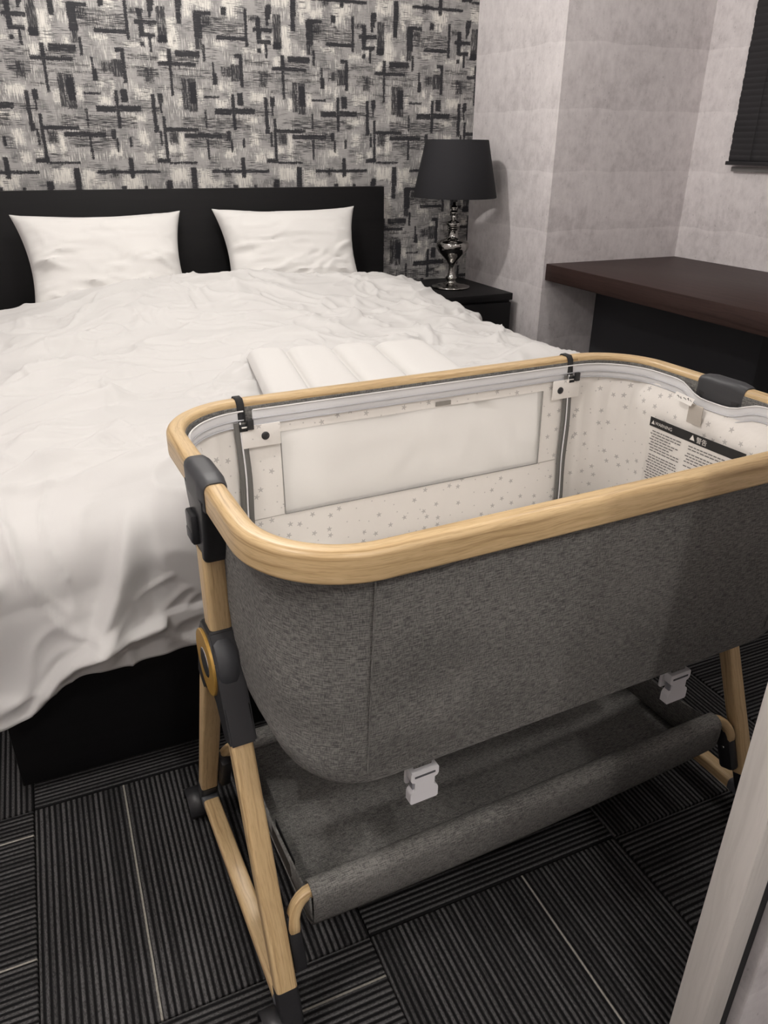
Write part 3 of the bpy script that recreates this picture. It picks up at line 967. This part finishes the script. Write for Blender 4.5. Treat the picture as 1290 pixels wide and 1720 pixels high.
for a_, b_ in (((-.318, WZ0-.001), (WU0, WZ0)), ((WU1, WZ0), (.292, WZ0+.001))):
    bm = NB()
    add_tube(bm, [(a_[0], vfar(a_[1]), a_[1]), (b_[0], vfar(b_[1]), b_[1])], .0006, 6, upv=(0, .3, 1))
    mk('panel_seam', bm, BEIGETHREAD, CR)
# small woven name tab on the far panel
box('woven_tab', (.035, vfar(.735)-.0016, .7225), (.030, .0012, .0075), plain('grey_tab', (.26, .245, .22), .8), CR)

# --- white zip tape round the top, split at the strap loops of the far side
def tape(name, sel, off, z0, z1, mat, thick=.0016):
    p_, n_ = rpath(.4265-off, .2425-off, .105-off*.5, (-.318, .305), nc=14, step=.015)
    keep = [k for k in range(len(p_)) if sel(p_[k])]
    # make the run contiguous
    gap = [i for i in range(1, len(keep)) if keep[i] != keep[i-1]+1]
    if gap: keep = keep[gap[0]:]+keep[:gap[0]]
    p_, n_ = p_[keep], n_[keep]
    bm = NB()
    dip = np.where(np.abs(p_[:, 0]) > .38, np.exp(-(p_[:, 1]/.062)**4), 0)
    p_ = p_-n_*(dip*.005)[:, None]
    add_sweep(bm, np.c_[p_, (z0+z1)/2-.019*dip], rrect(thick, z1-z0, thick*.45, 2), nrm=np.c_[n_, np.zeros(len(n_))])
    return mk(name, bm, mat, CR, sharp=50)
farrun = lambda q: q[1] > .2 and -.318 <= q[0] <= .306
endrun = lambda q: not (q[1] > .2 and -.318 < q[0] < .3049)
for nm_, sel in (('zip_tape', farrun), ('zip_tape', endrun)):
    tp = tape(nm_, sel, .0022, .733, .7575, WHITETAPE)
    for z_ in (.7580, .7440, .7335):
        t2 = tape('zip_cord', sel, .0040, z_-.0012, z_+.0012, WHITEPIPE if z_ > .755 else plain('zip_grey', (.50, .50, .52), .6), .0022)
        t2.parent = tp
# --- vertical grey zips at both ends of the far panel
for u, sl in ((-.3255, 1), (.3035, -1)):
    zp = None
    for k, du in enumerate((-.0056, .0056)):
        bm = NB()
        P = []
        for z in np.linspace(.742, .478, 16):
            wv = .0012*math.sin(z*40+k)
            vv = vfar(z)-.0050
            P.append([(u+du-.0046+wv, vv, z), (u+du-.0032+wv, vv-.0022, z), (u+du+.0032+wv, vv-.0022, z), (u+du+.0046+wv, vv, z)])
        add_grid(bm, P)
        o = mk('zip_edge', bm, GREYCLOTH, CR, sharp=180, label='grey edge of the corner zip')
        if k == 0: zp = o
    bm = NB()
    add_tube(bm, [(u+.0012*math.sin(z*40+.5), vfar(z)-.0062, z) for z in np.linspace(.742, .478, 16)], .0014, 6, upv=(1, 0, 0))
    mk('zip_teeth', bm, WHITEPLASTIC, CR)
# --- snap tabs with black studs
for u, z in ((-.295, .7175), (.297, .7165)):
    bm = NB()
    add_box(bm, (u, vfar(z)-.0075, z), (.062, .0022, .036), .0009)
    tb = mk('snap_tab', bm, STARCLOTH, CR)
    bm = NB()
    add_lathe(bm, [(0, -.0022), (.0050, -.0020), (.0064, -.0008), (.0066, .0008), (0, .0009)], (u+(.006 if u < 0 else -.014), vfar(z)-.0090, z-.001), 24, axis='y')
    mk('stud', bm, BLACKPLASTIC, tb, label='round black press stud')
# --- black strap loops over the far rail
for u in (-.3225, .3075):
    bm = NB()
    t0 = .0016
    vo, vi, zt, zb_ = HW+.0015, HW-RT-.0015, RZ+.0015, RZ-RH-.006
    loop = [(vo, zb_), (vo, zt-.007), (vo-.006, zt), (vi+.006, zt), (vi, zt-.007), (vi-.003, zb_+.01), (vi-.008, .738), (vi-.010, .728)]
    P = [[(u-.0058, a_, b_), (u+.0058, a_, b_)] for a_, b_ in loop]
    add_grid(bm, P)
    o = mk('strap_loop', bm, STRAPBLACK, CR, sharp=70, label='black strap looped over the rail')
    md = o.modifiers.new('thick', 'SOLIDIFY')
    md.thickness = .0018
    md.offset = 0
    box('zip_pull', (u+.010, vi-.012, .7385), (.010, .006, .016), BLACKPLASTIC, CR, bev=.001)

# --- warning label on the right end
LBL = plain('label_cloth', (.74, .71, .67), .8)
LBK = plain('label_black', (.010, .010, .010), .6)
INK = plain('label_ink', (.13, .125, .12), .8)
LU = .4030
def lab_u(v): return LU-.0035*math.cos(v*9)
def lab_strip(bm, v0, v1, z0, z1, du, n=14):
    P = []
    for k in range(n+1):
        v = v0+(v1-v0)*k/n-.013
        P.append([(lab_u(v)-du, v, z0), (lab_u(v)-du, v, z1)])
    add_grid(bm, P)
bm = NB()
lab_strip(bm, .1265, -.080, .500, .682, 0)
lb = mk('warning_label', bm, LBL, CR, sharp=180, label='white cloth warning label with a black heading band')
bm = NB()
lab_strip(bm, .1275, -.081, .6675, .6845, .0008)
mk('heading_band', bm, LBK, lb, sharp=180)
bm = NB()
rl = random.Random(3)
for c0, c1 in ((.122, .046), (.036, -.070)):
    z = .660
    para = 0
    while z > .512:
        v = c0-(.004 if rl.random() < .6 else 0)
        end = c1+(rl.uniform(.0, .03) if rl.random() < .4 else rl.uniform(0, .006))
        while v > end:
            wl = rl.uniform(.004, .011)
            lab_strip(bm, v, max(v-wl, end), z-.0009, z+.0009, .0008, 1)
            v -= wl+.0016
        z -= .0052
        para += 1
        if rl.random() < .16: z -= .003
mk('print_lines', bm, INK, lb, sharp=180, kind='stuff')
def text_part(txt, size, v, z, mat, parent, name):
    cu_ = bpy.data.curves.new(name, 'FONT')
    cu_.body = txt
    cu_.size = size
    to = bpy.data.objects.new(name, cu_)
    COL.objects.link(to)
    bpy.context.view_layer.update()
    me = bpy.data.meshes.new_from_object(to.evaluated_get(bpy.context.evaluated_depsgraph_get()))
    bpy.data.objects.remove(to, do_unlink=True)
    for p in me.vertices:
        x, y = p.co.x+.013, p.co.y
        p.co = (lab_u(v-x)-.0016, v-x, z+y)
    me.name = name
    me.materials.clear()
    me.materials.append(mat)
    o = bpy.data.objects.new(name, me)
    COL.objects.link(o)
    o.parent = parent
    return o
text_part('WARNING', .0085, .114, .6728, LBL, lb, 'heading_text')
text_part('\u8b66\u544a', .0115, .018, .6718, LBL, lb, 'heading_text')
for v, s_ in ((.110, .0085), (.019, .0115)):
    bm = NB()
    q = [(lab_u(v)-.0016, v, .6722), (lab_u(v)-.0016, v-s_*.95, .6722), (lab_u(v)-.0016, v-s_*.475, .6722+s_*.85)]
    bm.faces.new([bm.verts.new(p) for p in q])
    mk('warning_triangle', bm, LBL, lb)
# hanging cloth strap with a little folded white tag
box('beige_loop', (.4030, .022, .7150), (.0020, .030, .034), plain('beige_webbing', (.50, .46, .41), .85), CR, bev=.0006)
bm = NB()
P = [[(.401, .068, .744), (.398, .024, .742)], [(.393, .0655, .734), (.389, .022, .7315)]]
add_grid(bm, P)
tg = mk('cloth_tag', bm, LBL, CR, label='small folded white care tag')
bm = NB()
for v, ln, sl in ((.060, .006, .002), (.052, .003, -.002), (.046, .007, .001), (.037, .004, .003), (.031, .005, -.001)):
    add_tube(bm, [(.3955, v, .7395), (.3948, v-ln*.5, .7385+sl), (.3945, v-ln, .7375)], .0006, 5)
mk('tag_print', bm, INK, tg)

# --- clamps that hold the rail, one per end
def clamp(sgn):
    bm = NB()
    n = 20
    for_v = np.linspace(-.047, .047, n)
    bulge = np.interp(np.abs(for_v), [0, .025, .031, .033, .042, .047], [1.0, 1.0, .97, .80, .62, .30])
    pr = np.array(rrect(RT, RH, (.0085, .0085, .006, .006), 4))
    P = []
    for v, bu in zip(for_v, bulge):
        row = []
        for a_, b_ in pr:
            k = 1+.26*bu
            row.append((sgn*(HL-RT/2)+sgn*a_*(1+.34*bu), v, RZ-RH/2+b_*k+.0012*bu))
        P.append(row)
    va = add_grid(bm, P, False, True)
    bm.faces.new(va[0])
    bm.faces.new(va[-1][::-1])
    cl = mk('rail_clamp', bm, DARKPLASTIC, CR, sharp=35, label='charcoal plastic clamp wrapped round the rail')
    # bracket under the clamp
    bm = NB()
    uo = sgn*(HL-RT/2)
    lev = [(.750, .017, .045, 0), (.730, .0165, .041, 0), (.712, .016, .034, 0), (.700, .0155, .031, 0), (.672, .0165, .027, 0), (.664, .0165, .0245, 0), (.660, .0145, .022, 0)]
    P = []
    for z, hu, hv, s0 in lev:
        P.append([(uo+x, y, z) for x, y in rrect(hu*2, hv*2, .006, 3)])
    va = add_grid(bm, P, False, True)
    bm.faces.new(va[0])
    bm.faces.new(va[-1][::-1])
    br = mk('bracket', bm, BLACKPLASTIC, cl, sharp=35)
    box('release_lever', (uo-sgn*-.0195, .006, .700), (.010, .030, .040), BLACKPLASTIC, cl, bev=.003)
    box('lever_plate', (uo-sgn*-.0215, .006, .690), (.008, .026, .016), DARKPLASTIC, cl, bev=.002)
for sgn in (-1, 1): clamp(sgn)

# --- stand: uprights, hubs, legs, ground bars, casters
UL = .4465
def stand(sgn):
    u = sgn*UL
    cu0 = sgn*.441
    # upright between the clamp and the hub
    bm = NB()
    add_sweep(bm, [(cu0, 0, .672), (cu0, 0, .60), (cu0, 0, .525)], rrect(.030, .034, .006, 3), upv=(0, 1, 0))
    mk('upright', bm, OAK, CR, sharp=50)
    # hub
    bm = NB()
    hz = .500
    add_lathe(bm, [(0, -.013), (.047, -.013), (.052, -.010), (.054, -.004), (.054, .010), (.050, .016), (0, .016)], (u, 0, hz), 40, axis='x')
    hub = mk('hub', bm, DARKPLASTIC, CR, sharp=40, label='round charcoal pivot hub')
    face = sgn*.0165
    for nm_, r_, x0, x1, mt in (('gold_disc', .0465, .012, .0178, GOLD), ('silver_ring', .0215, .015, .0184, SILVER), ('hub_button', .0190, .015, .0190, BLACKPLASTIC)):
        bm = NB()
        add_lathe(bm, [(0, sgn*x0), (r_, sgn*x0), (r_, sgn*(x1-.001)), (r_-.001, sgn*x1), (0, sgn*x1)], (u, 0, hz), 40, axis='x')
        mk(nm_, bm, mt, hub, sharp=40)
    # black elbow housing behind the hub, over the upright foot and both leg heads
    bm = NB()
    outline = [(-.020, .556), (.020, .556), (.034, .535), (.050, .505), (.064, .470), (.082, .432), (.050, .417), (.028, .450), (.0, .462), (-.028, .450), (-.054, .407), (-.089, .421), (-.066, .470), (-.050, .505), (-.034, .535)]
    x0, x1 = sgn*.425, sgn*.4605
    add_prism(bm, outline, lambda p, q: (x0, p, q), lambda p, q: (x1, p, q))
    bmesh.ops.bevel(bm, geom=bm.edges[:], offset=.0025, segments=2, affect='EDGES')
    mk('elbow_housing', bm, BLACKPLASTIC, CR, sharp=40)
    # pull strap / lever hanging behind the hub
    box('fold_lever', (sgn*.418, .036, .395), (.010, .034, .15), DARKPLASTIC, CR, bev=.004, rot=Matrix.Rotation(.20, 3, 'X'))
    for sv in (-1, 1):
        top = np.array((u-sgn*.002, sv*.062, .445))
        foot = np.array((u, sv*.205, .085))
        bm = NB()
        add_sweep(bm, [top, (top+foot)/2, foot], rrect(.0295, .0255, (.005, .005, .005, .005), 3), upv=(0, 1, 0))
        mk('leg', bm, OAK, CR, sharp=50)
        # black foot and caster
        d = (foot-top)/np.linalg.norm(foot-top)
        bm = NB()
        add_sweep(bm, [foot-d*.004, foot+d*.035, foot+d*.050], rrect(.031, .027, .005, 3), upv=(0, 1, 0))
        mk('foot_cap', bm, BLACKPLASTIC, CR, sharp=50)
        cc = (u+sgn*.021, sv*.222+.004, .027)
        bm = NB()
        for s2 in (-1, 1):
            add_lathe(bm, [(0, -.005), (.020, -.0055), (.0255, -.003), (.0268, 0), (.0255, .003), (.020, .0055), (0, .005)], (cc[0]+s2*.0085, cc[1], cc[2]), 28, axis='x')
        cs = mk('caster', bm, BLACKPLASTIC, CR, sharp=40, label='small black twin wheel caster')
        bm = NB()
        arc_ = [(cc[1]+.030*math.cos(t), cc[2]+.030*math.sin(t)) for t in np.linspace(-.3, math.pi+.3, 14)]
        P = [[(cc[0]-.018, a_, b_), (cc[0]+.018, a_, b_)] for a_, b_ in arc_]
        add_grid(bm, P)
        o = mk('caster_hood', bm, BLACKPLASTIC, cs, sharp=40)
        md = o.modifiers.new('thick', 'SOLIDIFY')
        md.thickness = .002
        # bracket that carries the basket bar
        zc = .148
        vb = sv*(.062+(.205-.062)*(.445-zc)/(.445-.085))
        box('basket_bracket', (u-sgn*.0255, vb-sv*.004, zc-.012), (.020, .030, .085), BLACKPLASTIC, CR, bev=.006, rot=Matrix.Rotation(sv*.37, 3, 'X'))
        bm = NB()
        add_lathe(bm, [(0, -.002), (.003, -.002), (.0035, 0), (0, 0)], (u-sgn*.036, vb-sv*.004, zc-.010), 12, axis='x')
        mk('bolt', bm, SILVER, CR)
    # ground bar
    bm = NB()
    add_sweep(bm, [(u, -.196, .050), (u, 0, .050), (u, .196, .050)], rrect(.028, .022, .005, 3))
    mk('ground_bar', bm, OAK, CR, sharp=50)
    for sv in (-1, 1):
        bm = NB()
        add_sweep(bm, [(u, sv*.190, .050), (u, sv*.214, .050)], rrect(.030, .024, .006, 3))
        mk('bar_end_cap', bm, GREYPLASTIC, CR, sharp=50)
for sgn in (-1, 1): stand(sgn)

# --- storage basket slung from two oak bars
BV, BZT, BZB, BU = .160, .192, .118, .390
for sv in (-1, 1):
    vb = sv*.176
    pth = []
    for sgn in (-1, 1):
        e = [(sgn*.4205, vb, .135), (sgn*.4205, vb, .160)]
        for t in np.linspace(0, math.pi/2, 7):
            e.append((sgn*(.4205-.034*(1-math.cos(t))), vb-sv*.016*math.sin(t), .162+.034*math.sin(t)))
        pth += e if sgn < 0 else e[::-1]
    bm = NB()
    add_sweep(bm, pth, rrect(.017, .017, .005, 3), upv=(0, 1, 0))
    mk('basket_bar', bm, OAK, CR, sharp=50, label='bent oak bar that carries the basket')
vns = VN(55)
prof = []
for t in np.linspace(-.6, math.pi+.2, 9): prof.append((-BV+.0165*math.cos(t+.0), BZT+.0165*math.sin(t)))
prof = prof[::1]
def sling(u):
    sag = .012*(1-(u/BU)**2)
    pr = []
    # round the near bar, down the side, across the floor, up to the far bar
    for t in np.linspace(-.5, math.pi*.5, 6): pr.append((-BV+.0165*math.cos(t), BZT+.0165*math.sin(t)))
    for t in np.linspace(math.pi*.6, math.pi*1.05, 5): pr.append((-BV+.0165*math.cos(t), BZT+.0165*math.sin(t)))
    pr += [(-BV-.0165, BZT-.018), (-BV-.014, BZB+.030-sag), (-BV-.004, BZB+.012-sag), (-BV+.015, BZB+.003-sag), (-BV+.05, BZB-sag)]
    for v in (-.06, -.02, .02, .06): pr.append((v, BZB-sag+.002*vns(u*9, v*9)))
    pr += [(BV-.05, BZB-sag), (BV-.015, BZB+.003-sag), (BV+.004, BZB+.012-sag), (BV+.014, BZB+.030-sag), (BV+.0165, BZT-.018)]
    for t in np.linspace(-.05*math.pi, math.pi*.4, 5): pr.append((BV+.0165*math.cos(t), BZT+.0165*math.sin(t)))
    for t in np.linspace(math.pi*.5, math.pi+.5, 6): pr.append((BV+.0165*math.cos(t), BZT+.0165*math.sin(t)))
    return pr
bm = NB()
us = np.linspace(-BU, BU, 40)
P = np.array([[(u, v, z) for v, z in sling(u)] for u in us])
al = np.concatenate([[0], np.cumsum(np.linalg.norm(np.diff(P[20], axis=0), axis=1))])
UV = np.stack(np.meshgrid(us, al, indexing='ij'), -1)
add_grid(bm, P, UV=UV)
bk = mk('basket', bm, GREYCLOTH, CR, sharp=50, recalc=False, label='grey fabric storage basket under the bassinet')
md = bk.modifiers.new('thick', 'SOLIDIFY')
md.thickness = .0025
md.offset = 0
for sgn in (-1, 1):
    bm = NB()
    P, UVp = [], []
    for v in np.linspace(-BV-.010, BV+.010, 14):
        k = abs(v)/(BV+.01)
        zt = BZT+.002-.016*(1-k*k)
        P.append([(sgn*(BU+.002), v, zt), (sgn*(BU+.001), v, (zt+BZB)/2), (sgn*(BU-.002), v, BZB+.002+.02*max(0, k-.85)/.15)])
        UVp.append([(v, zt), (v, (zt+BZB)/2), (v, BZB)])
    add_grid(bm, P, UV=np.array(UVp))
    o = mk('basket_end', bm, GREYCLOTH, bk, sharp=60)
    md = o.modifiers.new('thick', 'SOLIDIFY')
    md.thickness = .0025
    md.offset = 0
# black woven maker label on the left basket end
bm = NB()
add_box(bm, (-BU-.0022+.0, -.045, .158), (.0012, .085, .030), .0004)
bl2 = mk('basket_label', bm, LBK, bk, label='black printed label on the basket end')
bm = NB()
add_box(bm, (-BU+.0045, -.045, .158), (.0012, .085, .030), .0004)
bl3 = mk('basket_label', bm, LBK, bk, label='black printed label inside the basket end')

# --- white side-release buckles on short grey straps under the body
def buckle(u, v):
    z1 = .402
    st = box('buckle_strap', (u, v, (z1+.444)/2), (.026, .0018, .444-z1+.004), GREYCLOTH, CR)
    ol = [(-.0190, 0), (.0190, 0), (.0205, -.003), (.0205, -.013), (.0185, -.0165), (.0145, -.0185), (.0145, -.030), (.0190, -.034), (.0205, -.038), (.0205, -.052), (.0185, -.054), (-.0185, -.054), (-.0205, -.052), (-.0205, -.038), (-.0190, -.034), (-.0145, -.030), (-.0145, -.0185), (-.0185, -.0165), (-.0205, -.013), (-.0205, -.003)]
    bm = NB()
    add_prism(bm, ol, lambda p, q: (u+p, v-.0075, z1+q), lambda p, q: (u+p, v+.0055, z1+q))
    bmesh.ops.bevel(bm, geom=[e for e in bm.edges if e.calc_face_angle(0) > .9], offset=.0016, segments=2, affect='EDGES')
    b = mk('buckle', bm, WHITEPLASTIC, CR, sharp=40, label='white plastic side release buckle')
    box('slot', (u, v-.0077, z1-.0085), (.030, .0012, .0028), plain('slot_shadow_grey', (.10, .10, .11), .6), b)
    box('back_plate', (u-.004, v+.013, z1-.017), (.030, .006, .034), WHITEPLASTIC, b, bev=.002)
    for s2 in (-1, 1):
        box('prong', (u+s2*.0155, v-.001, z1-.024), (.0030, .0085, .012), plain('prong_grey', (.30, .30, .33), .5), b)
buckle(-.243, -.205)
buckle(.205, -.205)
